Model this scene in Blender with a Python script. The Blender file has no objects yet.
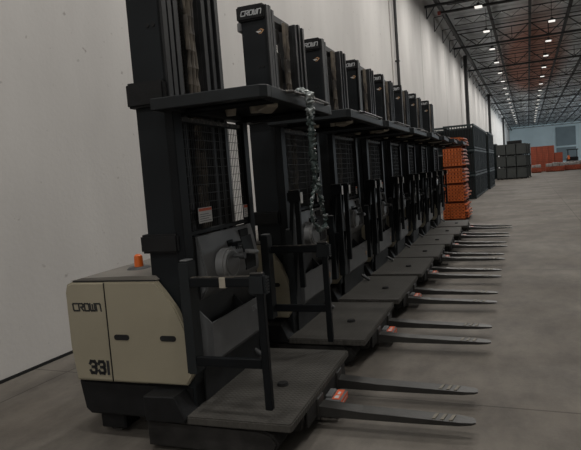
import bpy, bmesh, math, random
from mathutils import Vector, Matrix
random.seed(7)
PI = math.pi
COL = bpy.context.scene.collection
SC = bpy.context.scene

# ------------------------------------------------------------------ materials
def mat(name, col, rough=.6, metal=0., var=.0, vscale=8., bump=0., bscale=60., col2=None, spec=.5, detail=4., thr=None, coord='Object'):
    m = bpy.data.materials.new(name); m.use_nodes = True
    nt = m.node_tree; N = nt.nodes; L = nt.links; b = N['Principled BSDF']
    b.inputs['Roughness'].default_value = rough; b.inputs['Metallic'].default_value = metal
    b.inputs['Specular IOR Level'].default_value = spec
    b.inputs['Base Color'].default_value = (*col, 1)
    tc = N.new('ShaderNodeTexCoord')
    if var > 0 or col2:
        n = N.new('ShaderNodeTexNoise'); n.inputs['Scale'].default_value = vscale; n.inputs['Detail'].default_value = detail
        L.new(tc.outputs[coord], n.inputs['Vector'])
        r = N.new('ShaderNodeValToRGB')
        lo, hi = thr or (.3, .7)
        r.color_ramp.elements[0].position = lo; r.color_ramp.elements[1].position = hi
        c2 = col2 or tuple(c*(1+var) for c in col); c1 = col if col2 else tuple(c*(1-var) for c in col)
        r.color_ramp.elements[0].color = (*c1, 1); r.color_ramp.elements[1].color = (*c2, 1)
        L.new(n.outputs['Fac'], r.inputs['Fac']); L.new(r.outputs['Color'], b.inputs['Base Color'])
    if bump > 0:
        n2 = N.new('ShaderNodeTexNoise'); n2.inputs['Scale'].default_value = bscale; n2.inputs['Detail'].default_value = 3
        L.new(tc.outputs[coord], n2.inputs['Vector'])
        bp = N.new('ShaderNodeBump'); bp.inputs['Strength'].default_value = bump; bp.inputs['Distance'].default_value = .01
        L.new(n2.outputs['Fac'], bp.inputs['Height']); L.new(bp.outputs['Normal'], b.inputs['Normal'])
    return m
def emis(name, col, s):
    m = mat(name, col); b = m.node_tree.nodes['Principled BSDF']
    b.inputs['Emission Color'].default_value = (*col, 1); b.inputs['Emission Strength'].default_value = s
    return m
M = {}
M['black'] = mat('black_paint', (.005, .006, .0072), .5, var=.25, vscale=5, spec=.14)
M['mastside'] = mat('mast_side_paint', (.008, .0098, .0115), .5, var=.15, vscale=4, spec=.16)
M['rail'] = mat('mast_rail_steel', (.0115, .012, .013), .45, .1, var=.4, vscale=14, spec=.3)
M['dkgrey'] = mat('charcoal_plastic', (.046, .048, .050), .55, var=.12, vscale=9, bump=.08, bscale=300)
M['grey'] = mat('grey_plastic', (.10, .103, .106), .5, var=.1, vscale=9)
M['disc'] = mat('light_grey_plastic', (.19, .193, .195), .45)
M['lowcab'] = mat('dark_cabinet_paint', (.018, .019, .020), .55, var=.2, vscale=8, spec=.25)
M['cream'] = mat('cream_paint', (.25, .225, .165), .42, var=.06, vscale=3)
M['cover'] = mat('brown_grey_cover', (.13, .12, .105), .6, var=.12, vscale=4)
M['base'] = mat('black_iron', (.008, .0082, .0088), .6, var=.3, vscale=10, bump=.15, bscale=90, spec=.2)
M['base2'] = mat('dusty_black_iron', (.022, .021, .020), .75, var=.4, vscale=8, bump=.2, bscale=60, spec=.2)
M['frame'] = mat('guard_paint', (.013, .0152, .0168), .5, var=.2, vscale=6, spec=.2)
M['worn'] = mat('worn_steel_edge', (.03, .028, .026), .5, .3, col2=(.22, .19, .15), vscale=30, thr=(.5, .72))
M['fork'] = mat('fork_steel', (.024, .023, .021), .5, .35, var=.35, vscale=7, bump=.1, bscale=40)
M['forktip'] = mat('fork_worn_mark', (.10, .088, .065), .6, .2, var=.3, vscale=40)
M['hose'] = mat('tan_dirty_hose', (.035, .03, .026), .7, col2=(.15, .125, .095), vscale=6, thr=(.35, .65))
M['chain'] = mat('chain_steel', (.035, .033, .03), .45, .6, var=.6, vscale=60)
M['chrome'] = mat('chrome_rod', (.35, .34, .32), .25, .9)
M['mesh'] = mat('screen_wire', (.01, .01, .011), .6)
M['orange'] = mat('beacon_orange', (.62, .12, .015), .35)
M['white'] = mat('sticker_white', (.5, .5, .5), .6)
M['reflect'] = mat('reflector_white', (.8, .8, .8), .5)
M['labor'] = mat('label_orange', (.55, .09, .03), .6)
M['letter_light'] = mat('lettering_silver', (.42, .43, .44), .5)
M['letter_dark'] = mat('lettering_black', (.012, .013, .015), .6)
M['letter_grey'] = mat('lettering_grey', (.2, .205, .21), .5)
M['gold'] = mat('emblem_gold', (.36, .2, .09), .5)
M['lamp'] = mat('lamp_lens_tan', (.3, .27, .22), .45)
M['rubber'] = mat('rubber', (.012, .012, .012), .85)
M['poly'] = mat('grey_polyurethane', (.05, .047, .043), .7, var=.3, vscale=14)
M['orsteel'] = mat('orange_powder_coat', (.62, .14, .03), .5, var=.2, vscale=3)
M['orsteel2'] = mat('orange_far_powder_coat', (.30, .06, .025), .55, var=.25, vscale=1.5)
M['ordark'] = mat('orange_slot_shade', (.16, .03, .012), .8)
M['rackgrn'] = mat('dark_slate_paint', (.0085, .013, .014), .6, var=.3, vscale=3, spec=.15)
M['rackrail'] = mat('slate_rail_worn', (.026, .035, .037), .6, var=.5, vscale=4, spec=.2)
M['tub'] = mat('dark_grey_tub', (.045, .05, .048), .7, var=.2, vscale=2)
M['greywrap'] = mat('grey_wrapped_goods', (.22, .21, .2), .6, var=.4, vscale=5)
M['steel'] = mat('roof_steel_grey', (.028, .029, .031), .6, var=.2, vscale=1.5)
M['redsteel'] = mat('red_primer', (.25, .04, .03), .6)
M['pipe'] = mat('black_pipe', (.012, .012, .013), .5)
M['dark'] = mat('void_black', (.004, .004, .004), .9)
M['film'] = mat('film_pale', (.42, .45, .45), .28, col2=(.08, .1, .1), vscale=45, thr=(.4, .62))
M['film2'] = mat('film_green_grey', (.03, .045, .043), .3, col2=(.16, .19, .185), vscale=55, thr=(.55, .75))
M['lens'] = emis('lit_lamp_lens', (1., .96, .9), .9)

def deckmat():
    m = mat('ribbed_deck_rubber', (.052, .049, .044), .66, var=.16, vscale=6, spec=.25)
    nt = m.node_tree; N = nt.nodes; L = nt.links; b = N['Principled BSDF']
    tc = N.new('ShaderNodeTexCoord'); mp = N.new('ShaderNodeMapping'); mp.inputs['Scale'].default_value = (34, 34, 1)
    L.new(tc.outputs['Object'], mp.inputs['Vector'])
    v = N.new('ShaderNodeTexVoronoi'); v.inputs['Scale'].default_value = 1; v.inputs['Randomness'].default_value = 0
    L.new(mp.outputs['Vector'], v.inputs['Vector'])
    mr = N.new('ShaderNodeMapRange'); mr.inputs['From Min'].default_value = .15; mr.inputs['From Max'].default_value = .4
    mr.inputs['To Min'].default_value = 1; mr.inputs['To Max'].default_value = 0
    L.new(v.outputs['Distance'], mr.inputs['Value'])
    bp = N.new('ShaderNodeBump'); bp.inputs['Strength'].default_value = .7; bp.inputs['Distance'].default_value = .004
    L.new(mr.outputs['Result'], bp.inputs['Height']); L.new(bp.outputs['Normal'], b.inputs['Normal'])
    return m
M['deck'] = deckmat()

def floormat():
    m = bpy.data.materials.new('stained_concrete'); m.use_nodes = True
    nt = m.node_tree; N = nt.nodes; L = nt.links; b = N['Principled BSDF']
    tc = N.new('ShaderNodeTexCoord')
    def noise(sc, det, rough=.55, st=(1, 1, 1)):
        mp = N.new('ShaderNodeMapping'); mp.inputs['Scale'].default_value = st
        L.new(tc.outputs['Object'], mp.inputs['Vector'])
        n = N.new('ShaderNodeTexNoise'); n.inputs['Scale'].default_value = sc; n.inputs['Detail'].default_value = det
        n.inputs['Roughness'].default_value = rough; L.new(mp.outputs['Vector'], n.inputs['Vector']); return n
    n1 = noise(.55, 6); n2 = noise(3.2, 8, .7, (1, .5, 1)); n3 = noise(40, 3)
    r1 = N.new('ShaderNodeValToRGB'); r1.color_ramp.elements[0].position = .32; r1.color_ramp.elements[1].position = .68
    r1.color_ramp.elements[0].color = (.098, .086, .073, 1); r1.color_ramp.elements[1].color = (.178, .163, .144, 1)
    L.new(n1.outputs['Fac'], r1.inputs['Fac'])
    r2 = N.new('ShaderNodeValToRGB'); r2.color_ramp.elements[0].position = .36; r2.color_ramp.elements[1].position = .6
    r2.color_ramp.elements[0].color = (.66, .66, .67, 1); r2.color_ramp.elements[1].color = (1, 1, 1, 1)
    L.new(n2.outputs['Fac'], r2.inputs['Fac'])
    mx = N.new('ShaderNodeMix'); mx.data_type = 'RGBA'; mx.blend_type = 'MULTIPLY'; mx.inputs['Factor'].default_value = 1
    L.new(r1.outputs['Color'], mx.inputs[6]); L.new(r2.outputs['Color'], mx.inputs[7])
    # control joints of the slab
    sx = N.new('ShaderNodeSeparateXYZ'); L.new(tc.outputs['Object'], sx.inputs['Vector'])
    def joint(out, period, off):
        a = N.new('ShaderNodeMath'); a.operation = 'ADD'; a.inputs[1].default_value = off; L.new(out, a.inputs[0])
        p = N.new('ShaderNodeMath'); p.operation = 'PINGPONG'; p.inputs[1].default_value = period/2; L.new(a.outputs[0], p.inputs[0])
        c = N.new('ShaderNodeMath'); c.operation = 'GREATER_THAN'; c.inputs[1].default_value = .008; L.new(p.outputs[0], c.inputs[0])
        return c
    j1 = joint(sx.outputs['X'], 4.6, 2.4); j2 = joint(sx.outputs['Y'], 4.6, 1.1)
    mm = N.new('ShaderNodeMath'); mm.operation = 'MULTIPLY'; L.new(j1.outputs[0], mm.inputs[0]); L.new(j2.outputs[0], mm.inputs[1])
    jm = N.new('ShaderNodeMapRange'); jm.inputs['To Min'].default_value = .6; L.new(mm.outputs[0], jm.inputs['Value'])
    mx2 = N.new('ShaderNodeVectorMath'); mx2.operation = 'SCALE'
    L.new(mx.outputs[2], mx2.inputs[0]); L.new(jm.outputs['Result'], mx2.inputs['Scale'])
    L.new(mx2.outputs['Vector'], b.inputs['Base Color'])
    rr = N.new('ShaderNodeMapRange'); rr.inputs['To Min'].default_value = .62; rr.inputs['To Max'].default_value = .9
    L.new(n2.outputs['Fac'], rr.inputs['Value']); L.new(rr.outputs['Result'], b.inputs['Roughness'])
    b.inputs['Specular IOR Level'].default_value = .15
    bp = N.new('ShaderNodeBump'); bp.inputs['Strength'].default_value = .12; bp.inputs['Distance'].default_value = .01
    L.new(n3.outputs['Fac'], bp.inputs['Height']); L.new(bp.outputs['Normal'], b.inputs['Normal'])
    return m
M['floor'] = floormat()

def wallmat():
    m = bpy.data.materials.new('painted_concrete_wall'); m.use_nodes = True
    nt = m.node_tree; N = nt.nodes; L = nt.links; b = N['Principled BSDF']
    tc = N.new('ShaderNodeTexCoord')
    def noise(sc, det, st=(1, 1, 1)):
        mp = N.new('ShaderNodeMapping'); mp.inputs['Scale'].default_value = st
        L.new(tc.outputs['Object'], mp.inputs['Vector'])
        n = N.new('ShaderNodeTexNoise'); n.inputs['Scale'].default_value = sc; n.inputs['Detail'].default_value = det
        L.new(mp.outputs['Vector'], n.inputs['Vector']); return n
    n1 = noise(.9, 5, (1, 1, .35)); n2 = noise(9, 6)
    r1 = N.new('ShaderNodeValToRGB'); r1.color_ramp.elements[0].position = .3; r1.color_ramp.elements[1].position = .7
    r1.color_ramp.elements[0].color = (.49, .475, .46, 1); r1.color_ramp.elements[1].color = (.60, .585, .565, 1)
    L.new(n1.outputs['Fac'], r1.inputs['Fac'])
    # small scuffs
    r2 = N.new('ShaderNodeValToRGB'); r2.color_ramp.elements[0].position = .27; r2.color_ramp.elements[1].position = .33
    r2.color_ramp.elements[0].color = (.6, .58, .57, 1); r2.color_ramp.elements[1].color = (1, 1, 1, 1)
    L.new(n2.outputs['Fac'], r2.inputs['Fac'])
    mx = N.new('ShaderNodeMix'); mx.data_type = 'RGBA'; mx.blend_type = 'MULTIPLY'; mx.inputs['Factor'].default_value = 1
    L.new(r1.outputs['Color'], mx.inputs[6]); L.new(r2.outputs['Color'], mx.inputs[7])
    L.new(mx.outputs[2], b.inputs['Base Color'])
    b.inputs['Roughness'].default_value = .8
    b.inputs['Specular IOR Level'].default_value = .2
    n3 = noise(25, 4)
    bp = N.new('ShaderNodeBump'); bp.inputs['Strength'].default_value = .15; bp.inputs['Distance'].default_value = .01
    L.new(n3.outputs['Fac'], bp.inputs['Height']); L.new(bp.outputs['Normal'], b.inputs['Normal'])
    return m
M['wall'] = wallmat()
M['farwall'] = mat('pale_blue_wall', (.68, .79, .82), .8, var=.08, vscale=.3)
M['farpanel'] = mat('slate_panel', (.24, .29, .31), .8, var=.08, vscale=.5)

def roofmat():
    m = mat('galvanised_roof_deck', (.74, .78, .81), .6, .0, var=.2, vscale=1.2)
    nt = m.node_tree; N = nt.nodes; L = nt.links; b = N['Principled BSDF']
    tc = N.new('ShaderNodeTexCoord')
    # soft-edged reddish oval mixed into the deck colour
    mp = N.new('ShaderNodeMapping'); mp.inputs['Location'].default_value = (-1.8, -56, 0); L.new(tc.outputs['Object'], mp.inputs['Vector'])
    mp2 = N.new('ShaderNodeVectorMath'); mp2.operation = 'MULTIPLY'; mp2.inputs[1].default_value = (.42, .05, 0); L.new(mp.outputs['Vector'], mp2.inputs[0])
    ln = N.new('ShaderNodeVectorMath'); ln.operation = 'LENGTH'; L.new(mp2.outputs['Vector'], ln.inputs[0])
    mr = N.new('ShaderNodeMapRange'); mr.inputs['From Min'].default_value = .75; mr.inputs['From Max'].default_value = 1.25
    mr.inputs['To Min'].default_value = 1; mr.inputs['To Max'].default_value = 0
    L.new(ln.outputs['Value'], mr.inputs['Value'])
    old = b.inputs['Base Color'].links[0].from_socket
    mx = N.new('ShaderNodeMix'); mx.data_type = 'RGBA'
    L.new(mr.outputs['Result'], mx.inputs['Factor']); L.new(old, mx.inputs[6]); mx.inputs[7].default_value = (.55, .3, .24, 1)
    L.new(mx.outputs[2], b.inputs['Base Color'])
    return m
M['roof'] = roofmat()

# ------------------------------------------------------------------ mesh builder
class MB:
    def __init__(s): s.bm = bmesh.new()
    def box(s, x0, x1, y0, y1, z0, z1, bev=0., seg=1):
        r = bmesh.ops.create_cube(s.bm, size=1)['verts']
        for v in r:
            v.co = Vector(((x0+x1)/2+v.co.x*(x1-x0), (y0+y1)/2+v.co.y*(y1-y0), (z0+z1)/2+v.co.z*(z1-z0)))
        if bev > 0:
            ed = list({e for v in r for e in v.link_edges})
            bmesh.ops.bevel(s.bm, geom=ed, offset=bev, segments=seg, affect='EDGES', clamp_overlap=True)
        return s
    def prism(s, pts, axis, a, b, bev=0., seg=2):
        """extrude polygon pts (2-D) along axis from a to b. axis 'y': pts=(x,z); 'x': (y,z); 'z': (x,y)"""
        def mk(p, t):
            if axis == 'y': return (p[0], t, p[1])
            if axis == 'x': return (t, p[0], p[1])
            return (p[0], p[1], t)
        v0 = [s.bm.verts.new(mk(p, a)) for p in pts]; v1 = [s.bm.verts.new(mk(p, b)) for p in pts]
        fs = [s.bm.faces.new(v0), s.bm.faces.new(v1[::-1])]
        n = len(pts)
        for i in range(n): fs.append(s.bm.faces.new((v0[i], v1[i], v1[(i+1) % n], v0[(i+1) % n])))
        bmesh.ops.recalc_face_normals(s.bm, faces=fs)
        if bev > 0:
            ed = list({e for f in fs[:2] for e in f.edges})
            bmesh.ops.bevel(s.bm, geom=ed, offset=bev, segments=seg, affect='EDGES', clamp_overlap=True)
        return s
    def tube(s, p, q, r, n=10, r2=None, caps=True):
        p = Vector(p); q = Vector(q); d = q-p; L = d.length
        if L < 1e-6: return s
        m = Matrix.Translation((p+q)/2) @ d.to_track_quat('Z', 'Y').to_matrix().to_4x4()
        bmesh.ops.create_cone(s.bm, cap_ends=caps, segments=n, radius1=r, radius2=r if r2 is None else r2, depth=L, matrix=m)
        return s
    def bar(s, p, q, w, h=None):
        """square bar between two points"""
        h = h or w
        p = Vector(p); q = Vector(q); d = q-p; L = d.length
        m = Matrix.Translation((p+q)/2) @ d.to_track_quat('Z', 'Y').to_matrix().to_4x4() @ Matrix.Diagonal((w, h, L, 1))
        bmesh.ops.create_cube(s.bm, size=1, matrix=m); return s
    def path(s, pts, r, n=8):
        pts = [Vector(p) for p in pts]; rings = []
        for i, p in enumerate(pts):
            d = (pts[min(i+1, len(pts)-1)]-pts[max(i-1, 0)]).normalized()
            q = d.to_track_quat('Z', 'Y'); rr = r[i] if isinstance(r, (list, tuple)) else r
            rings.append([s.bm.verts.new(p+q @ Vector((rr*math.cos(2*PI*k/n), rr*math.sin(2*PI*k/n), 0))) for k in range(n)])
        for a, b in zip(rings, rings[1:]):
            for k in range(n): s.bm.faces.new((a[k], a[(k+1) % n], b[(k+1) % n], b[k]))
        s.bm.faces.new(rings[0][::-1]); s.bm.faces.new(rings[-1]); return s
    def build(s, name, m, parent=None, smooth=False, loc=None, rot=None):
        bmesh.ops.recalc_face_normals(s.bm, faces=s.bm.faces)
        me = bpy.data.meshes.new(name); s.bm.to_mesh(me); s.bm.free()
        if smooth:
            for p in me.polygons: p.use_smooth = True
            try: me.set_sharp_from_angle(angle=math.radians(35))
            except Exception: pass
        me.materials.append(M[m] if isinstance(m, str) else m)
        o = bpy.data.objects.new(name, me); COL.objects.link(o)
        if parent: o.parent = parent
        if loc: o.location = loc
        if rot: o.rotation_euler = rot
        return o
def empty(name, loc=(0, 0, 0), rz=0.):
    o = bpy.data.objects.new(name, None); COL.objects.link(o); o.location = loc; o.rotation_euler = (0, 0, rz)
    o.empty_display_size = .2
    return o
def tag(o, label, cat, group=None, kind=None):
    o['label'] = label; o['category'] = cat
    if group: o['group'] = group
    if kind: o['kind'] = kind
    return o
def struct(o): o['kind'] = 'structure'; return o
def copy_tree(o, parent=None):
    c = o.copy(); COL.objects.link(c)
    if parent: c.parent = parent
    for ch in list(KIDS.get(o.name, [])): copy_tree(ch, c)
    return c
KIDS = {}
def index_kids():
    KIDS.clear()
    for ob in COL.objects:
        if ob.parent: KIDS.setdefault(ob.parent.name, []).append(ob)

# lettering made of strokes; each glyph lives in a 1-wide, 1-high cell (u right, v up)
GL = {
 'C': [[(1, 1), (.12, 1), (0, .85), (0, .15), (.12, 0), (1, 0)]],
 'R': [[(0, 0), (0, 1), (.85, 1), (1, .85), (1, .55), (.45, .5), (1, 0)]],
 'O': [[(0, .12), (0, .88), (.12, 1), (.88, 1), (1, .88), (1, .12), (.88, 0), (.12, 0), (0, .12)]],
 'W': [[(0, 1), (0, .12), (.12, 0), (.88, 0), (1, .12), (1, 1)], [(.5, 0), (.5, .85)]],
 'N': [[(0, 0), (0, 1), (.85, 1), (1, .85), (1, 0)]],
 '3': [[(.02, .82), (.2, 1), (.45, 1)], [(.58, 1), (.8, 1), (.97, .84), (.97, .64), (.8, .52), (.4, .52)], [(.8, .48), (.97, .34), (.97, .16), (.8, 0), (.58, 0)], [(.45, 0), (.2, 0), (.02, .18)]],
 '1': [[(.15, 0), (.15, 1)]],
}
def lettering(name, text, m, parent, origin, du, dv, h, w, gap, stroke, slant=0., thick=.0015, normal=None):
    """strokes as thin raised bars lying on a surface: du = reading direction, dv = up"""
    du = Vector(du).normalized(); dv = Vector(dv).normalized(); n = Vector(normal).normalized() if normal else du.cross(dv)
    mb = MB(); bm = mb.bm; o = Vector(origin); u0 = 0
    def P(u, v): return o+du*(u+slant*v)+dv*v
    for ch in text:
        cw = w*.45 if ch == '1' else w
        for st in GL[ch]:
            pts = [(u0+a*w, b*h) for a, b in st]
            for (a, b), (c, d) in zip(pts, pts[1:]):
                dx, dy = c-a, d-b; ln = math.hypot(dx, dy); ex, ey = dx/ln*stroke/2, dy/ln*stroke/2; px, py = -ey, ex
                q = [(a-ex+px, b-ey+py), (c+ex+px, d+ey+py), (c+ex-px, d+ey-py), (a-ex-px, b-ey-py)]
                lo = [bm.verts.new(P(*k)) for k in q]; hi = [bm.verts.new(P(*k)+n*thick) for k in q]
                bm.faces.new(lo); bm.faces.new(hi[::-1])
                for i in range(4): bm.faces.new((lo[i], hi[i], hi[(i+1) % 4], lo[(i+1) % 4]))
        u0 += cw+gap
    return mb.build(name, m, parent)

# ------------------------------------------------------------------ the order picker truck
# local axes: x forward (forks), y from its near side (0) to its far side (1.22), z up
W = 1.22
def side_gate(T, y0, lowered):
    """hinge post and swinging gate on one side; y0..y0+.035"""
    s = 1 if y0 < .6 else -1
    yo = y0 if s > 0 else y0+.035
    ya, yb = (y0, y0+.085) if s > 0 else (y0-.05, y0+.035)
    MB().prism([(-.565, ya), (-.51, ya), (-.51, yb), (-.565, yb)], 'z', .46, 1.065, .006).build('gate_hinge_post', 'frame', T)
    MB().box(-.562, -.513, min(ya, yb)+.01, max(ya, yb)-.01, 1.065, 1.073, .003).build('post_cap', 'grey', T)
    g = MB()
    if lowered:
        g.box(-.135, -.095, y0, y0+.035, .29, .985, .004)
        g.box(-.51, -.135, y0+.004, y0+.031, .505, .555, .003)
        up = g.build('side_gate', 'black', T)
        MB().box(-.51, -.16, y0, y0+.035, .93, .978, .004).build('gate_top_bar', 'black', up)
        w = MB(); w.box(-.5, -.17, y0+.003, y0+.032, .979, .983, .001); w.build('worn_bar_edge', 'worn', up)
        if y0 < .6: MB().box(-.335, -.3, y0-.002, y0+.037, .925, .981, .002).build('gate_tape', 'lamp', up)
        b = MB(); b.box(-.175, -.08, y0-.008, y0+.043, .885, .995, .012, 2)
        for k in range(6): b.box(-.079, -.074, y0-.004, y0+.039, .895+k*.015, .904+k*.015)
        b.build('gate_latch_block', 'frame', up)
        MB().box(-.165, -.1, y0-.004, y0+.039, .996, 1.0, .001).build('latch_wear', 'worn', up)
    else:
        g.box(-.475, -.435, y0, y0+.035, .62, 1.27, .004)
        up = g.build('side_gate', 'black', T)
        MB().bar((-.525, y0+.018, .95), (-.49, y0+.018, 1.31), .03, .03).build('gate_top_bar', 'black', up)
        MB().bar((-.525, y0+.018, .55), (-.49, y0+.018, .9), .03, .03).build('gate_lower_bar', 'black', up)
        b = MB(); b.box(-.53, -.42, y0-.006, y0+.041, 1.27, 1.36, .012, 2)
        b.build('gate_latch_block', 'black', up)
        MB().box(-.421, -.414, y0+.0, y0+.035, 1.262, 1.345, .001).build('reflector_sticker', 'reflect', up)
        MB().box(-.52, -.43, y0-.004, y0+.039, 1.361, 1.365, .001).build('latch_wear', 'worn', up)

def make_truck(lowered, number):
    T = empty('order_picker_truck')
    dx, far = (.04, .97) if number else (.012, 1.17)
    hs = (.455, .495, .53) if number else (.585, .625, .66)
    # --- power unit
    side = [(-1.385, .352), (-1.41, .55), (-1.41, .88), (-1.395, .93), (-1.35, .948), (-.90, .948), (-.90, .352)]
    body = MB(); body.prism(side, 'y', .095, 1.125, .014, 3)
    bo = body.build('power_unit_cover', 'cream', T, True)
    fl = [(-1.12, .36), (-1.12, .944), (-.775, .944), (-.715, .87), (-.66, .79), (-.615, .68), (-.588, .58), (-.574, .50), (-.588, .42), (-.63, .36)]
    for a, b in ((.088, .134), (1.086, 1.132)):
        pn = MB(); pn.prism(fl if a < .6 else [(min(p_[0], -.70), p_[1]) for p_ in fl if p_[1] > .6 or p_[1] < .37], 'y', a, b, .008, 2); po = pn.build('side_panel', 'cream', T, True)
        yy = a if a < .6 else b
        for xc in (-1.03, -.725):
            sl = MB()
            pts = [(xc-.035+.016*math.cos(t), .625+.016*math.sin(t)) for t in [PI/2+PI*k/6 for k in range(7)]]
            pts += [(xc+.035+.016*math.cos(t), .625+.016*math.sin(t)) for t in [-PI/2+PI*k/6 for k in range(7)]]
            sl.prism(pts, 'y', yy-.003, yy+.003); sl.build('grip_slot', 'dark', po)
    # seam
    sm = MB(); sm.box(-1.123, -1.1205, .0875, .1, .36, .94); sm.build('panel_seam', 'dark', T)
    cv = MB(); cv.prism([(-1.375, .949), (-1.29, .966), (-.93, .975), (-.80, .972), (-.775, .952), (-.78, .949)], 'y', .112, 1.108, .012, 2)
    cv.build('top_cover', 'cover', T, True)
    MB().box(-1.35, -.79, .106, 1.114, .9445, .950).build('cover_gasket', 'dark', T)
    lettering('maker_lettering', 'CROWN', 'letter_dark', T, (-1.352, .0945, .777), (1, 0, 0), (0, 0, 1), .042, .030, .011, .009, -.1)
    if number:
        lettering('fleet_number', '331', 'letter_dark', T, (-1.276, .0945, .405), (1, 0, 0), (0, 0, 1), .068, .042, .018, .018)
    # black base, counterweight and wheels
    bs = MB(); bs.prism([(-1.365, .17), (-1.392, .335), (-1.38, .35), (-.60, .35), (-.60, .14), (-1.33, .14)], 'y', .115, 1.105, .014, 2)
    bs.build('base_skirt', 'base', T, True)
    for yc in (.25, .97):
        cf = MB(); cf.box(-1.31, -1.13, yc-.075, yc+.075, .03, .14, .01); cfo = cf.build('caster_housing', 'base', T)
        wl = MB(); wl.tube((-1.22, yc-.04, .06), (-1.22, yc+.04, .06), .06, 20); wl.build('caster_wheel', 'poly', cfo, True)
    dw = MB(); dw.tube((-.85, .5, .12), (-.85, .64, .12), .12, 24); dw.build('drive_wheel', 'rubber', T, True)
    # outriggers with load wheels
    for a, b in ((.05, .20), (1.02, 1.17)):
        og = MB(); og.prism([(-.87, .03), (-.87, .185), (-.19, .172), (-.12, .15), (-.085, .10), (-.12, .04), (-.2, .02)], 'y', a-.03 if a < .6 else a, b if a < .6 else b+.03, .012, 2)
        oo = og.build('outrigger', 'base2', T, True)
        lw = MB()
        lw.tube((-.19, a+.02, .062), (-.19, b-.02, .062), .062, 20)
        lw.build('load_wheel', 'poly', oo, True)
        fd = MB(); ya, yb = (a-.07, b+.09) if a < .6 else (a-.09, b+.04)
        fd.prism([(-.85, .19), (-.85, .33), (-.655, .335), (-.595, .215), (-.6, .19)], 'y', ya, yb, .006, 1)
        fd.build('step_box', 'base', T)
    cr = MB(); cr.box(-.95, -.66, .2, 1.02, .06, .2); cr.build('cross_member', 'base', T)
    # --- mast
    mast_before = set(COL.objects)
    for side_ in (0, 1):
        def Y(a, b): return (a, b) if side_ == 0 else (far-b, far-a)
        m = MB(); y0, y1 = Y(.14, .175); m.box(-.865, -.655, y0, y1, .12, 2.70, .003); ro = m.build('mast_outer_rail', 'mastside', T)
        f = MB(); y0, y1 = Y(.175, .215); f.box(-.865, -.84, y0, y1, .2, 2.7, .002)
        y0, y1 = Y(.14, .188); f.box(-.675, -.645, y0, y1, .2, 2.79, .002); f.build('rail_flange', 'rail', ro)
        m = MB(); y0, y1 = Y(.225, .25); m.box(-.85, -.67, y0, y1, .2, 2.805, .002); y0, y1 = Y(.218, .262); m.box(-.68, -.655, y0, y1, .2, 2.805, .002); m.box(-.86, -.84, y0, y1, .2, 2.805, .002)
        m.build('mast_middle_rail', 'rail', T)
        m = MB(); y0, y1 = Y(.305, .33); m.box(-.84, -.68, y0, y1, .22, 2.79, .002); y0, y1 = Y(.292, .34); m.box(-.69, -.662, y0, y1, .22, 2.79, .002)
        m.build('mast_inner_rail', 'rail', T)
        y0, y1 = Y(.10, .145)
        for z0, z1, nm in ((1.90, 2.035, 'mast_collar'), (1.10, 1.205, 'mast_collar')):
            c = MB(); c.box(-.895, -.655, y0, y1, z0, z1, .012, 2); c.box(-.895, -.865, *Y(.13, .3), z0, z1, .01); c.build(nm, 'base', T)
        c = MB(); c.box(-.89, -.66, *Y(.112, .22), 2.685, 2.80, .012, 2); cap = c.build('mast_cap', 'base', T, True)
        y0, y1 = Y(.12, .2); c = MB(); c.box(-.895, -.86, y0, y1, 2.61, 2.685, .01); c.build('cap_bracket', 'grey', T)
    lettering('cap_lettering', 'CROWN', 'letter_light', T, (-.85, .112, 2.722), (1, 0, 0), (0, 0, 1), .034, .026, .009, .007, .25)
    e = MB(); e.prism([(-.735, 2.60), (-.70, 2.617), (-.675, 2.603), (-.70, 2.578), (-.725, 2.578), (-.70, 2.59), (-.69, 2.602), (-.705, 2.608)], 'y', .1385, .141)
    em = e.build('swoosh_emblem', 'gold', T)
    e = MB(); e.prism([(-.745, 2.597), (-.705, 2.60), (-.7, 2.594), (-.725, 2.585)], 'y', .138, .141); e.build('swoosh_core', 'white', em)
    for xc in (-.74, -.705):
        bt = MB(); bt.tube((xc, .135, 2.33), (xc, .142, 2.33), .011, 10); bt.build('mast_bolt', 'dark', T)
    for q, (z0, z1) in enumerate(((2.73, 2.79), (2.3, 2.42), (1.2, 1.32), (.5, .7))):
        xb = MB()
        if q == 0: xb.box(-.79, -.70, .38, far-.38, z0, z1, .006)
        else: xb.box(-.86, -.80, .2, far-.2, z0, z1, .005)
        xb.build('mast_crossbar', 'rail', T)
    cy = MB(); cy.tube((-.76, .50, .25), (-.76, .50, 2.0), .042, 16); cyo = cy.build('lift_cylinder', 'black', T, True)
    cy = MB(); cy.tube((-.76, .50, 2.0), (-.76, .50, 2.72), .024, 14); cy.build('cylinder_rod', 'rail', cyo, True)
    pl = MB(); pl.tube((-.79, .50, 2.62), (-.71, .50, 2.62), .06, 20); pl.build('chain_pulley', 'rail', T, True)
    for yc in (.405, .44):
        c = MB(); z = 1.25
        while z < 2.66: c.box(-.712, -.70, yc-.01, yc+.01, z, z+.016); c.box(-.709, -.703, yc-.006, yc+.006, z+.016, z+.022); z += .022
        c.build('lift_chain', 'chain', T)
    for j, yc in enumerate(hs):
        h = MB(); h.path([(-.68+.0025*math.sin(k*1.3+j), yc+.0025*math.cos(k*.9+j*2), 1.15+k*.1) for k in range(17)], .0145+.002*(j == 1)); h.build('hydraulic_hose', 'hose', T, True)
    cp = MB(); cp.box(-.735, -.715, .395, .575, 1.1, 2.5, .003); cp.build('carriage_plate', 'chain', T)
    for ob in set(COL.objects)-mast_before:
        if ob.parent is T: ob.location.x += dx
    # --- operator compartment
    dk = MB(); dk.prism([(-.655, .0), (-.01, .0), (0, .012), (0, W-.012), (-.01, W), (-.655, W)], 'z', .178, .223, .007, 2); dko = dk.build('operator_deck', 'deck', T)
    md = MB(); md.tube((-.235, .52, .222), (-.235, .52, .240), .036, 20, .03); md.build('presence_pedal', 'dark', dko, True)
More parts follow.
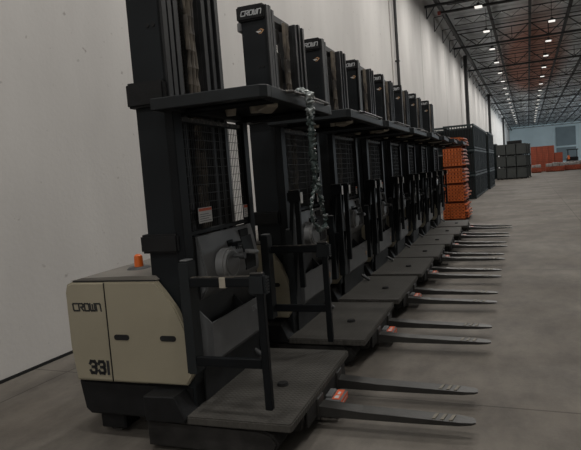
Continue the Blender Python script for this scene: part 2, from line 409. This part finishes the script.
    un = MB(); un.prism([(-.62, .08), (-.62, .178), (-.012, .178), (-.03, .09), (-.12, .075)], 'y', .22, 1.0, .004, 1); un.build('deck_support', 'base2', T)
    ap = MB(); ap.box(-.012, -.002, .26, 1.10, .085, .18, .003); ap.build('fork_carriage', 'base2', T)
    cb = MB(); cb.box(-.655, -.60, .2, 1.04, .223, 1.165, .008); cb.build('cabinet_back', 'lowcab', T)
    low = MB(); low.prism([(-.60, .223), (-.60, .42), (-.575, .46), (-.56, .46), (-.585, .40), (-.592, .223)], 'y', .22, 1.02, .003); low.build('kick_panel', 'lowcab', T)
    # storage bin: open pocket with front, sides, divider
    bn = MB()
    bn.prism([(-.545, .43), (-.528, .455), (-.520, .675), (-.532, .675), (-.54, .47), (-.56, .44)], 'y', .235, 1.02, .003)
    bn.prism([(-.60, .45), (-.54, .45), (-.525, .675), (-.60, .745)], 'y', .235, .248)
    bn.box(-.60, -.54, .235, 1.02, .44, .455)
    bno = bn.build('storage_bin', 'grey', T)
    for yy in (.70, 1.008):
        bd = MB(); bd.prism([(-.60, .45), (-.545, .45), (-.535, .672), (-.60, .742)], 'y', yy, yy+.013); bd.build('bin_divider', 'lowcab', bno)
    bd = MB(); bd.box(-.5385, -.534, .25, 1.005, .47, .66); bd.build('bin_liner', 'lowcab', bno)
    lettering('bin_lettering', 'CROWN', 'letter_grey', T, (-.520, .80, .605), (0, 1, 0), (-.08, 0, 1), .03, .024, .009, .006, 0)
    e = MB(); e.prism([(.92, .545), (.945, .575), (.97, .555), (.95, .515), (.93, .52), (.95, .545)], 'x', -.527, -.522); e.build('bin_emblem', 'gold', T)
    # control panel, bulging forward
    prof = [(-.60, 1.168), (-.585, 1.165), (-.565, 1.08), (-.548, .98), (-.543, .90), (-.548, .86), (-.60, .80)]
    cp = MB(); cp.prism(prof, 'y', .26, 1.03, .012, 2); cpo = cp.build('control_panel', 'grey', T, True)
    rc = MB(); rc.prism([(-.556, .88), (-.54, .88), (-.54, .96), (-.565, 1.1), (-.575, 1.1), (-.56, .96)], 'y', .80, .97, .004); rc.build('handle_recess', 'black', cpo)
    def oval(ry, rz, n=30): return [(.49+ry*math.cos(2*PI*k/n), .975+rz*math.sin(2*PI*k/n)) for k in range(n)]
    st = MB(); st.prism(oval(.115, .095), 'x', -.56, -.485, .014, 3); sto = st.build('steering_disc', 'disc', T, True)
    st = MB(); st.prism(oval(.088, .072), 'x', -.486, -.480, .003); st.build('disc_face', 'grey', sto, True)
    kb = MB(); kb.tube((-.482, .50, 1.02), (-.44, .50, 1.02), .012, 12); kb.tube((-.44, .50, 1.02), (-.405, .50, 1.02), .02, 14); kb.build('steering_knob', 'dkgrey', sto, True)
    hd = MB(); hd.path([(-.56, .83, 1.0), (-.52, .83, 1.0), (-.50, .845, .995), (-.50, .90, .985), (-.52, .92, .98)], .015, 10); hd.build('control_handle', 'disc', T, True)
    bt = MB()
    for k in range(4): bt.box(-.567, -.555, .70+k*.028, .72+k*.028, 1.03-k*.003, 1.05-k*.003, .003)
    bt.box(-.575, -.56, .60, .68, 1.06, 1.10, .004); bt.build('control_button', 'black', cpo)
    dp = MB(); dp.box(-.585, -.565, .80, .93, 1.10, 1.145, .004); dp.build('display_unit', 'black', cpo)
    pd = MB(); pd.box(-.55, -.505, .62, .70, 1.06, 1.085, .005); pd.build('cup_clip', 'black', cpo)
    lv = MB(); lv.tube((-.60, .95, .295), (-.505, .95, .232), .017, 12); lv.build('foot_lever', 'dkgrey', T, True)
    # uprights and mesh screen
    for a, b in ((.12, .215), (1.03, 1.11)):
        u = MB(); u.box(-.64, -.585, a, b, .9 if a < .5 else 1.0, 1.875, .005); u.build('guard_upright', 'black', T)
        u = MB(); u.box(-.645, -.60, a, b, .223, .92, .005); u.build('lower_upright', 'frame', T)
    fr = MB(); fr.box(-.622, -.602, .215, 1.03, 1.81, 1.84, .003); fr.box(-.622, -.602, .215, 1.03, 1.175, 1.2, .003); fr.box(-.622, -.602, .215, .24, 1.2, 1.82, .003); fr.box(-.622, -.602, 1.005, 1.03, 1.2, 1.82, .003)
    fro = fr.build('screen_frame', 'black', T)
    MB().box(-.602, -.598, .23, 1.02, 1.818, 1.842, .001).build('screen_top_wear', 'worn', fro)
    ms = MB(); k = .24
    while k < 1.005: ms.bar((-.612, k, 1.2), (-.612, k, 1.82), .0032); k += .0255
    z = 1.2
    while z < 1.82: ms.bar((-.6115, .24, z), (-.6115, 1.005, z), .0034); z += .052
    ms.build('wire_screen', 'mesh', fro)
    for (a, b, c, d) in ((.335, .50, 1.235, 1.325), (.97, 1.045, 1.215, 1.30)):
        lb = MB(); lb.box(-.603, -.60, a, b, c, d, .001); lo = lb.build('warning_label', 'white', T)
        lb = MB(); lb.box(-.600, -.599, a+.004, b-.004, d-.02, d-.004); lb.build('label_band', 'labor', lo)
        lb = MB()
        for q in range(4): lb.box(-.600, -.5995, a+.012, b-.012-(q % 2)*.03, c+.01+q*.013, c+.014+q*.013)
        lb.build('label_print', 'grey', lo)
    # --- overhead guard
    gd = MB()
    zt, zb = 1.921, 1.860
    gd.prism([(-.64, 0), (-.03, 0), (0, .03), (0, .08), (-.64, .08)], 'z', zb, zt, .004, 1)
    gd.prism([(-.64, W+.01), (-.03, W+.01), (0, W-.02), (0, W-.07), (-.64, W-.07)], 'z', zb, zt, .004, 1)
    gd.box(-.06, 0, .08, W-.07, zb, zt, .004); gd.box(-.64, -.56, .08, W-.07, zb, zt, .004)
    go = gd.build('overhead_guard', 'frame', T)
    MB().box(-.56, -.06, .08, W-.07, 1.898, 1.915).build('guard_roof_plate', 'black', T)
    for yc in (.24, .98):
        tb = MB(); tb.tube((-.6, yc, 1.868), (-.05, yc, 1.872), .02, 14); tb.build('guard_cross_tube', 'black', T, True)
    for xc in (-.42, -.265):
        l = MB(); l.tube((xc, .50, 1.848), (xc, .50, 1.898), .028, 18, .036); l.build('dome_light', 'lamp', T, True)
    sp = MB(); sp.prism([(-.235, .44), (-.10, .27), (-.055, .31), (-.075, .36), (-.19, .58), (-.225, .56)], 'z', 1.842, 1.898, .006, 1); sp.build('work_light', 'lamp', T, True)
    hb = MB(); hb.path([(-.005, .31, 1.915), (.03, .33, 1.915), (.03, 1.02, 1.915), (-.005, 1.04, 1.915)], .009, 8); hb.build('guard_grab_rod', 'rail' if not lowered else 'worn', T, True)
    # --- forks and pallet clamp
    for yf in (.43, .86):
        f = MB(); bm = f.bm
        prof = [(0.0, .085, .145), (.25, .082, .125), (.6, .082, .112), (.78, .085, .105), (.845, .088, .101), (.867, .090, .098)]
        rings = []
        for x, z0, z1 in prof:
            sh = 0 if x < .8 else (.012 if x < .86 else .028)
            rings.append([bm.verts.new(c) for c in ((x, yf+sh, z0), (x, yf+.10-sh, z0), (x, yf+.10-sh, z1), (x, yf+sh, z1))])
        for a, b in zip(rings, rings[1:]):
            for k in range(4): bm.faces.new((a[k], a[(k+1) % 4], b[(k+1) % 4], b[k]))
        bm.faces.new(rings[0][::-1]); bm.faces.new(rings[-1]); fo = f.build('fork', 'fork', T)
        s = MB()
        for k in range(3):
            xx = .64+k*.045; zz = .1115-k*.0015
            s.prism([(xx, yf+.015), (xx+.018, yf+.015), (xx+.034, yf+.085), (xx+.016, yf+.085)], 'z', zz-.008, zz+.002)
        s.build('wear_stripe', 'forktip', fo)
        MB().box(-.03, .012, yf-.005, yf+.105, .06, .19, .005).build('fork_heel', 'fork', T)
    c = MB(); c.box(0, .10, .575, .745, .07, .125, .006); c.box(0, .04, .60, .72, .06, .14, .004); co = c.build('pallet_clamp', 'grey', T)
    l = MB(); l.box(.045, .09, .585, .735, .1255, .128); l.box(.101, .103, .58, .74, .08, .118); l.build('clamp_warning_label', 'labor', co)
    l = MB(); l.box(.055, .08, .6, .64, .128, .1285); l.box(.06, .075, .66, .70, .128, .1285); l.box(.103, .1035, .6, .72, .095, .10); l.build('clamp_label_text', 'white', co)
    side_gate(T, 0.0, lowered); side_gate(T, 1.175, lowered)
    return T

ordn = ['second', 'third', 'fourth', 'fifth', 'sixth', 'seventh']
pos = [(.0322, 2.527, .0548), (.0196, 3.983, .0402), (-.004, 5.308, .0293), (-.015, 6.640, .0349), (-.006, 7.925, .06), (-.0129, 9.215, .0638), (-.0107, 10.50, .0653), (-.003, 11.90, .0561)]
G = 'order picker trucks parked side by side in a row'
t1 = make_truck(True, True); t1.location = (pos[0][0], pos[0][1], 0); t1.rotation_euler.z = pos[0][2]
bc = MB(); bc.tube((-1.085, .40, .968), (-1.085, .40, .984), .078, 24, .06); bo = bc.build('beacon_base', 'dkgrey', t1, True)
bc = MB(); bc.tube((-1.085, .40, .984), (-1.085, .40, 1.05), .028, 20, .025); bc.tube((-1.085, .40, 1.05), (-1.085, .40, 1.06), .025, 20, .014); bc.build('warning_beacon', 'orange', t1, True)
tag(t1, 'nearest black and cream order picker, number 331, orange beacon, side gates lowered', 'forklift', G)
t2 = make_truck(False, False)
index_kids()
trucks = [t1]
for i in range(1, 8):
    t = t2 if i == 1 else copy_tree(t2)
    t.location = (pos[i][0], pos[i][1], 0); t.rotation_euler = (0, 0, pos[i][2])
    if i == 1: lb = 'order picker directly behind number 331, its side gates folded up'
    elif i == 7: lb = 'farthest order picker of the row, standing next to the orange steel stack'
    else: lb = ordn[i-1]+' order picker from the camera in the parked row, black with raised side gates'
    tag(t, lb, 'forklift', G); trucks.append(t)

# plastic film tied to the guard bar of the first truck
w = empty('plastic_wrap', (pos[0][0], pos[0][1], 0), pos[0][2])
def strand(pts, rad, mname, name, seed, n=7, wob=.012):
    rnd = random.Random(seed); P = []; R = []
    pts = [Vector(p) for p in pts]
    for a, b in zip(pts, pts[1:]):
        for k in range(8):
            t = k/8; P.append(a.lerp(b, t)+Vector((rnd.uniform(-wob, wob), rnd.uniform(-wob, wob), rnd.uniform(-.004, .004)))); R.append(rad*rnd.uniform(.6, 1.3))
    mb = MB(); mb.path(P, R, n)
    for v in mb.bm.verts: v.co += Vector((rnd.uniform(-1, 1), rnd.uniform(-1, 1), rnd.uniform(-1, 1)))*rad*.35
    return mb.build(name, mname, w)
X = .05
strand([(-.01, .54, 1.945), (.05, .55, 1.93), (X, .565, 1.87), (X, .56, 1.80)], .02, 'film', 'knotted_top', 1)
strand([(-.01, .50, 1.945), (.05, .515, 1.93), (X, .53, 1.85), (X, .54, 1.79)], .018, 'film', 'knotted_top', 2)
strand([(X, .545, 1.82), (X, .54, 1.7), (X, .54, 1.58)], .022, 'film2', 'film_strip', 3, wob=.003)
strand([(X, .525, 1.8), (X, .52, 1.66), (X, .535, 1.5), (X, .55, 1.42)], .012, 'film2', 'film_strip', 7, wob=.004)
strand([(X, .54, 1.60), (X, .57, 1.50), (X, .585, 1.43), (X, .53, 1.36)], .018, 'film2', 'film_strip', 4, wob=.008)
strand([(X, .54, 1.40), (X, .46, 1.32), (X, .43, 1.25), (X, .48, 1.19), (X, .56, 1.16)], .008, 'film2', 'film_strip', 5, wob=.006)
strand([(X, .56, 1.44), (X, .63, 1.33), (X, .69, 1.24), (X, .70, 1.18), (X, .63, 1.14), (X, .55, 1.155)], .012, 'film2', 'film_strip', 6, wob=.008)
tag(w, 'torn clear plastic film tied to the overhead guard of order picker 331 and hanging down', 'plastic wrap')

# ------------------------------------------------------------------ building shell
Y0, Y1, XR = -14., 150., 26.
m = MB(); m.box(-3.3, XR, Y0, Y1+1, -.3, 0); struct(m.build('floor', 'floor'))
m = MB(); m.box(-3.1, -2.77, Y0, Y1+1, 0, 10.2); wl = struct(m.build('wall_left', 'wall'))
j = MB()
for k in range(1, 17): j.box(-2.772, -2.766, 17.2+k*7.6-.012, 17.2+k*7.6+.012, 0, 9.6)
j.build('panel_joint', mat('joint_sealant', (.3, .285, .27), .8), wl)
m = MB(); m.box(-2.768, -2.752, Y0, Y1, 0, .024); struct(m.build('baseboard_left', 'dark'))
m = MB(); m.box(-3.1, XR, Y1, Y1+.4, 0, 10); fw = struct(m.build('wall_far', 'farwall'))
m = MB(); m.box(7.45, 11.6, Y1-.25, Y1-.05, 3.9, 8.3); m.box(7.45, 11.6, Y1-.15, Y1-.05, .4, 3.5); struct(m.build('door_1', 'farpanel'))
m = MB(); m.box(12, 12.3, Y0, 30, 0, 10); struct(m.build('wall_light_blocker', 'wall'))  # unseen wall added to keep side light off the near floor
# corrugated roof deck
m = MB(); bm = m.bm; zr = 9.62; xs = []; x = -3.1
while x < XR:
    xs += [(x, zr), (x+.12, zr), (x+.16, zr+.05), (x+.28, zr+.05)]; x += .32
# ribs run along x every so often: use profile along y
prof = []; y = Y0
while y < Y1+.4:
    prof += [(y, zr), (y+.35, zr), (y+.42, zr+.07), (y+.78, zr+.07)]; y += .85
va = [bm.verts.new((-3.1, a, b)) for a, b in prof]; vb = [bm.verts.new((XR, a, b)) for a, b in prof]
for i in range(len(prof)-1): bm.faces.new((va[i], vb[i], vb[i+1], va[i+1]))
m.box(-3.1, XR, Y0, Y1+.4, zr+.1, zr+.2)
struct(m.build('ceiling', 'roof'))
# longitudinal purlins
for x in [-2.25]+[-.4+1.95*k for k in range(9)]:
    m = MB(); zc = 8.62 if x < -2 else 9.36
    m.box(x-.075, x+.075, 16, Y1, zc-.12, zc-.085); m.box(x-.055, x+.055, 16, Y1, zc+.085, zc+.11); m.box(x-.012, x+.012, 16, Y1, zc-.1, zc+.1)
    p = m.build('roof_purlin', 'steel'); tag(p, 'long dark steel purlin running down the warehouse under the roof deck', 'roof beam', 'steel purlins along the roof') if x > -2 else tag(p, 'dark steel ledger beam running along the top of the left wall', 'roof beam')
# open web trusses across the hall
def truss():
    t = empty('roof_truss')
    m = MB(); m.box(-2.76, 17.2, -.05, .05, 9.22, 9.27); m.box(-2.76, 17.2, -.05, .05, 9.44, 9.48); m.build('top_chord', 'steel', t)
    m = MB(); m.box(-2.76, 17.2, -.06, .06, 8.38, 8.48); m.build('bottom_chord', 'steel', t)
    m = MB()
    for k in range(9):
        xp = -.4+1.95*k; xb = xp+.97
        if k < 9:
            m.bar((xp, 0, 9.3), (xb, 0, 8.46), .05); m.bar((xb, 0, 8.46), (xp+1.95, 0, 9.3), .05); m.bar((xb, 0, 8.46), (xb, 0, 9.25), .035)
    m.bar((-2.35, 0, 9.25), (-1.4, 0, 8.46), .05); m.bar((-1.4, 0, 8.46), (-.4, 0, 9.3), .05); m.bar((-2.7, 0, 8.46), (-2.7, 0, 7.9), .04); m.bar((-2.7, 0, 7.9), (-2.3, 0, 8.46), .04)
    m.build('web_bars', 'steel', t)
    return t
tr0 = truss(); index_kids()
for k in range(13):
    t = tr0 if k == 0 else copy_tree(tr0)
    t.location = (0, 26.3 if k == 0 else 27.3+k*9.45, 0)
    tag(t, 'dark open-web roof truss spanning across the warehouse ceiling', 'roof truss', 'open-web roof trusses')
m = MB(); m.box(-2.2, 17, 26.95, 27.1, 8.2, 8.3, .01); hd = m.build('sprinkler_main', 'pipe')
m = MB(); m.tube((-2.32, 27.02, 8.25), (-2.19, 27.02, 8.25), .09, 14); m.build('pipe_end_fitting', 'redsteel', hd); tag(hd, 'thick dark pipe with red end fitting crossing under the first visible truss', 'pipe')
# secondary joists with thin webs between trusses
def joist():
    m = MB(); m.box(-2.3, 17.2, -.025, .025, 9.42, 9.47); m.box(-2.3, 17.2, -.02, .02, 9.05, 9.08)
    x = -2.3
    while x < 17: m.bar((x, 0, 9.07), (x+.49, 0, 9.44), .022); m.bar((x+.49, 0, 9.44), (x+.98, 0, 9.07), .022); x += .98
    return m.build('roof_joist', 'steel')
j0 = joist(); first = True
for k in range(11):
    for q in (1, 2):
        o = j0 if first else j0.copy()
        if not first: COL.objects.link(o)
        first = False; o.location = (0, 27.3+k*9.45+q*3.15, 0)
        tag(o, 'thin dark roof joist hung between two of the larger trusses', 'roof joist', 'light roof joists')
# triangular wall brackets
def brack():
    m = MB(); m.bar((-2.75, 0, 8.55), (-2.24, 0, 8.58), .03); m.bar((-2.75, 0, 8.56), (-2.75, 0, 7.88), .03); m.bar((-2.75, 0, 7.89), (-2.24, 0, 8.57), .03)
    return m.build('wall_bracket', 'steel')
b0 = brack(); first = True
for y in [28.9, 31.85, 34.8, 40.9, 44.0, 50., 53., 59.5, 62.5, 68.8, 72., 78, 81]:
    o = b0 if first else b0.copy()
    if not first: COL.objects.link(o)
    first = False; o.location = (0, y, 0)
    tag(o, 'thin triangular steel bracket fixed to the upper left wall under the ledger beam', 'bracket', 'triangular wall brackets')
# columns
for i, (x, y, r, lab) in enumerate([(-2.69, 19.35, .05, 'slim black pipe running up the left wall behind the parked trucks'), (-2.42, 40.2, .11, 'dark steel column against the left wall behind the slate stacking racks'), (-2.42, 64.7, .13, 'dark steel column against the left wall, second of the hall columns'), (-2.42, 102, .15, 'most distant dark steel column on the left wall')]):
    if i == 0:
        m = MB(); m.tube((x, y, 0), (x, y, 9.5), r, 12)
        for z in (2.5, 5., 7.5): m.box(x-.08, x+.06, y-.07, y+.07, z, z+.04)
        tag(m.build('wall_pipe', 'pipe', smooth=True), lab, 'pipe')
    else:
        m = MB(); m.box(x-r, x+r, y-r, y-r+.03, 0, 8.55); m.box(x-r, x+r, y+r-.03, y+r, 0, 8.55); m.box(x-.02, x+.02, y-r, y+r, 0, 8.55)
        m.box(x-r-.05, x+r+.05, y-r-.05, y+r+.05, 0, .03)
        tag(m.build('steel_column', 'steel'), lab, 'column')
m = MB(); m.box(-2.77, -2.74, 18.75, 18.8, 0, 9.5); tag(m.build('wall_conduit', mat('conduit_paint', (.36, .34, .32), .7)), 'thin pale conduit on the left wall just before the slim black pipe', 'conduit')

# high bay lamps with real area lights
def lamp_obj():
    t = empty('high_bay_lamp')
    m = MB(); m.box(-.17, .17, -.22, .22, .04, .11, .01); m.box(-.06, .06, -.2, .2, .11, .17); m.build('lamp_housing', 'steel', t)
    m = MB(); m.box(-.15, .15, -.2, .2, .02, .04); m.build('lamp_lens', 'lens', t)
    m = MB(); m.bar((0, -.2, .17), (0, -.2, 1.2), .012); m.bar((0, .2, .17), (0, .2, 1.2), .012); m.build('hanger_rod', 'steel', t)
    return t
la = bpy.data.lights.new('high_bay_light', 'AREA'); la.shape = 'RECTANGLE'; la.size = .34; la.size_y = .54; la.energy = LAMP_W = 106.; la.color = (1., .965, .915)
l0 = lamp_obj(); index_kids(); first = True
for x in (-.55, 2.5):
    for k in range(-5, 20):  # rows extended unseen over and behind the camera to brighten the near end
        y = 16.3+5.15*k if k < 8 else 16.3+5.15*k+random.uniform(-.3, .3)
        t = l0 if first else copy_tree(l0)
        first = False; t.location = (x, y, 8.08)
        tag(t, 'lit white high bay lamp hanging below the roof trusses', 'ceiling lamp', 'high bay lamps in rows')
        lo = bpy.data.objects.new('high_bay_light', la); COL.objects.link(lo); lo.location = (x, y, 8.09)

dl = bpy.data.lights.new('far_daylight_fill', 'AREA'); dl.shape = 'RECTANGLE'; dl.size = 50; dl.size_y = 7; dl.energy = 5200; dl.color = (.8, .92, 1.)  # added out-of-frame bluish fill, brightens the far wall; no dock opening is built
do = bpy.data.objects.new('far_daylight_fill', dl); COL.objects.link(do); do.location = (24, 105, 4.2); do.rotation_euler = (PI/2, 0, PI/2)
# ------------------------------------------------------------------ orange stack beside the last truck
def orange_bundle(nx, nz, wx, hz, dy, rnd):
    t = empty('orange_beam_bundle')
    cw, ch = wx/nx, hz/nz
    m = MB(); h = MB()
    for i in range(nx):
        for k in range(nz):
            x0 = i*cw; z0 = k*ch; g = .003; w_ = .019
            dyy = rnd.uniform(-.02, .02)
            # open ended channel: four thin walls
            m.box(x0+g, x0+cw-g, dyy, dy+dyy, z0+g, z0+g+w_); m.box(x0+g, x0+cw-g, dyy, dy+dyy, z0+ch-g-w_, z0+ch-g)
            m.box(x0+g, x0+g+w_, dyy, dy+dyy, z0+g, z0+ch-g); m.box(x0+cw-g-w_, x0+cw-g, dyy, dy+dyy, z0+g, z0+ch-g)
            pass
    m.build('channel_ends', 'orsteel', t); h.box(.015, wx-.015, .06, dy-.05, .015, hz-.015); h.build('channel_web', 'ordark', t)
    m = MB()
    for k in range(nz):
        e = rnd.uniform(.02, .09)
        m.box(wx, wx+e, rnd.uniform(.02, .2), dy*rnd.uniform(.85, 1), k*ch+.012, k*ch+.03)
        m.box(wx+e-.012, wx+e, .1, dy*.8, k*ch+.012, k*ch+ch*.7)
    m.build('projecting_flange', 'orsteel', t)
    for yy in (.12, dy-.2):
        m = MB(); m.box(0, wx, yy, yy+.09, -.05, 0); m.build('spacer_board', 'ordark', t)
    return t
rnd = random.Random(3); z = .05
names = ['bottom', 'second from the bottom', 'middle', 'fourth from the bottom', 'topmost']
for k, (hz, dx, wdt) in enumerate([(.40, .0, .56), (.42, .05, .50), (.38, .05, .49), (.46, .07, .47), (.22, .14, .40)]):
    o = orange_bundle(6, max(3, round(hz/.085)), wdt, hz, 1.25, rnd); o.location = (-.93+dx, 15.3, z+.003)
    tag(o, names[k]+' orange steel bundle in the tall stack beyond the trucks', 'steel bundle', 'bundles in the tall orange stack')
    z += hz+.055
index_kids()

# ------------------------------------------------------------------ slate stacking racks
def cage(w, d, h):
    t = empty('stacking_rack')
    m = MB(); s = .05
    for x in (0, w-s):
        for y in (0, d-s): m.box(x, x+s, y, y+s, 0, h)
    m.box(0, w, 0, s, .03, .1); m.box(0, w, d-s, d, .03, .1); m.box(0, s, 0, d, .03, .1); m.box(w-s, w, 0, d, .03, .1)
    m.build('post_frame', 'rackgrn', t)
    m = MB(); m.box(-.01, w+.01, -.01, s, h-.08, h-.004); m.box(-.01, w+.01, d-s, d+.01, h-.08, h-.004); m.box(-.01, s, 0, d, h-.08, h-.004); m.box(w-s, w+.01, 0, d, h-.08, h-.004); m.build('top_rail', 'rackrail', t)
    m = MB(); x = .1
    while x < w-.06: m.box(x, x+.035, .005, .03, .1, h-.08); m.box(x, x+.035, d-.03, d-.005, .1, h-.08); x += .105
    y = .12
    while y < d-.08: m.box(.005, .03, y, y+.05, .1, h-.08); m.box(w-.03, w-.005, y, y+.05, .1, h-.08); y += .17
    m.build('upright_slats', 'rackgrn', t)
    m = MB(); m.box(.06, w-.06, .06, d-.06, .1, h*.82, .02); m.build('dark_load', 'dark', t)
    return t
c0 = cage(1.18, 2.3, 1.01); index_kids(); first = True
lev = ['ground level', 'middle level', 'top level']
colname = ['nearest', 'second', 'third', 'fourth', 'farthest']
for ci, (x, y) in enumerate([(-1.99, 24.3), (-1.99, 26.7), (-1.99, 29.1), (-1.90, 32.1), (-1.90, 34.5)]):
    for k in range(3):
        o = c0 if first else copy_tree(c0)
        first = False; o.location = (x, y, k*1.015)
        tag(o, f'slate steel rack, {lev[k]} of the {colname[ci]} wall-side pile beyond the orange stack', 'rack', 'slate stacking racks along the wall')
# lower pile against the wall
for k in range(3):
    o = copy_tree(c0)
    o.scale = (.55, 1, 1); o.location = (-2.68, 24.9, k*1.015)
    tag(o, f'narrow dark rack squeezed against the wall left of the slate racks, {lev[k]}', 'rack', 'narrow racks against the wall')

# dark grey ribbed tubs in the distance
def tub(w, d, h):
    t = empty('storage_tub')
    m = MB(); m.box(.02, w-.02, .02, d-.02, .08, h-.05, .02)
    for k in range(1, 6): m.box(k*w/6-.012, k*w/6+.012, 0, d, .12, h-.09)
    m.box(0, w, 0, d, h-.07, h-.01, .01); m.build('tub_body', 'tub', t)
    m = MB()
    for q in (0, .5, 1): m.box(0+q*(w-.1), .1+q*(w-.1), 0, d, 0, .08)
    m.build('tub_foot', 'base', t)
    return t
tb = tub(.70, 1.35, .89); index_kids(); first = True
cn = ['left', 'centre', 'right']; rn = ['front', 'middle', 'rear']
for r in range(3):
    for c in range(3):
        for k in range(3):
            o = tb if first else copy_tree(tb)
            first = False; o.location = (-1.09+c*.715+r*.17, 47.+r*1.42, k*.895)
            tag(o, f'dark grey tub, {lev[k]}, {cn[c]} column, {rn[r]} row of the distant block', 'container', 'dark grey tubs stacked in the distance')
m = MB(); m.box(-.35, .75, 49.0, 50.6, 2.69, 2.98, .02); m.box(-.3, .7, 48.95, 50.65, 2.78, 2.82); tag(m.build('flat_black_load', 'dark'), 'flat black load lying on top of the distant grey tubs', 'load')
m = MB(); m.box(-2.1, -1.15, 50, 51.5, 0, 2.86, .03)
for z in (.95, 1.9): m.box(-2.12, -1.13, 49.98, 51.52, z, z+.05)
tag(m.build('dark_crate_pile', 'rackgrn'), 'tall dark crate pile left of the distant grey tubs by the wall', 'crate')

# far orange piles
def orpile(w, h, d, nx, nz):
    t = empty('orange_panel_stack')
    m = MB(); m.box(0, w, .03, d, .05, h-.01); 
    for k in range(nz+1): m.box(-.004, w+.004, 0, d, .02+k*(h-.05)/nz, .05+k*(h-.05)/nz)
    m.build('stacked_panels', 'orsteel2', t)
    m = MB()
    for i in range(nx):
        for k in range(nz): m.box((i+.3)*w/nx, (i+.62)*w/nx, .015, .035, .05+(k+.3)*(h-.05)/nz, .05+(k+.7)*(h-.05)/nz)
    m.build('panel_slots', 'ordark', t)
    return t
o1 = orpile(.56, 2.66, 1.2, 5, 14); index_kids()
for k in range(4):
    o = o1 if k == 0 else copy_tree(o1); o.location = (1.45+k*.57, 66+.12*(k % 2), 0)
    tag(o, ['leftmost', 'second from left', 'third from left', 'rightmost'][k]+' of the tall orange panel stacks at the far end', 'panel stack', 'tall orange stacks at the far end')
o2 = orpile(.74, 1.88, 1.2, 6, 10); o2.location = (3.76, 66.1, 0); tag(o2, 'lower orange panel stack right beside the tall far orange stacks', 'panel stack')
def lowpile(x, y, w, h, h2, lab, seed):
    t = empty('orange_beam_pile', (x, y, 0)); r_ = random.Random(seed); m = MB(); g = MB()
    z = .08
    while z < h:
        xx = 0
        while xx < w: 
            ww = r_.uniform(.1, .3); m.box(xx, min(xx+ww, w)-.02, r_.uniform(0, .15), 2., z, z+.09); xx += ww
        z += .11
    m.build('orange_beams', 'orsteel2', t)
    xx = .05
    while xx < w-.3:
        ww = r_.uniform(.25, .6); hh = h2*r_.uniform(.6, 1); g.box(xx, min(xx+ww, w), .2, 1.7, z, z+hh, .02); xx += ww+.05
    g.build('grey_bundles', 'greywrap', t)
    g = MB()
    g.box(.05, w-.05, .3, .4, 0, .08)
    g.build('timber_bearer', 'ordark', t)
    tag(t, lab, 'steel pile')
lowpile(1.42, 61.5, .95, .45, .32, 'small orange pile with grey bundles in front of the tall far orange stacks', 1)
lowpile(2.75, 62.5, 1.7, .42, .42, 'low orange and grey steel pile in front of the lower far orange stack', 2)
lowpile(4.55, 64.5, 3.6, .5, .35, 'long low orange steel pile at the far right edge', 3)
lowpile(4.9, 71, 3.2, .5, .4, 'orange beams lying behind the long low pile at the far right', 4)
t = empty('parked_lift_truck', (5.6, 79, 0))
m = MB(); m.box(0, 1.3, 0, 1.8, .2, 1.3, .1); m.build('truck_body', 'base', t)
m = MB(); m.box(.1, .2, .1, .2, 1.3, 2.2); m.box(1.1, 1.2, .1, .2, 1.3, 2.2); m.box(0, 1.3, 0, 1.3, 2.15, 2.25); m.build('overhead_cage', 'base', t)
m = MB()
for x in (.0, 1.1):
    for y in (.2, 1.3): m.tube((x, y, .25), (x+.2, y, .25), .25, 16)
m.build('wheel', 'rubber', t)
m = MB(); m.box(.1, .35, -.1, .1, 1.0, 1.5, .03); m.build('orange_guard_panel', 'orsteel', t)
tag(t, 'dark vehicle parked in front of the grey panel at the far end', 'vehicle')

# ------------------------------------------------------------------ world, camera
wd = bpy.data.worlds.new('daylight'); SC.world = wd; wd.use_nodes = True
bg = wd.node_tree.nodes['Background']; bg.inputs['Color'].default_value = (1., .985, .96, 1); bg.inputs['Strength'].default_value = .4

f, yaw, pitch, roll = 570.2327, .4001, .0843, -.0756
cam = bpy.data.cameras.new('camera'); co = bpy.data.objects.new('camera', cam); COL.objects.link(co)
cy, sy = math.cos(yaw), math.sin(yaw)
F = Vector((-sy, cy, 0)); R = Vector((cy, sy, 0)); U = Vector((0, 0, 1)); a = -pitch
F2 = F*math.cos(a)+U*math.sin(a); U2 = U*math.cos(a)-F*math.sin(a)
R3 = R*math.cos(roll)+U2*math.sin(roll); U3 = U2*math.cos(roll)-R*math.sin(roll)
mw = Matrix((R3, U3, -F2)).transposed().to_4x4(); mw.translation = Vector((1.1797, 0, 1.4665))
co.matrix_world = mw
cam.sensor_fit = 'HORIZONTAL'; cam.sensor_width = 36; cam.lens = f/581*36; cam.clip_start = .05; cam.clip_end = 400
SC.camera = co
vs = SC.view_settings; vs.view_transform = 'Standard'; vs.look = 'None'; vs.gamma = 1; vs.use_curve_mapping = False; vs.exposure = 0.
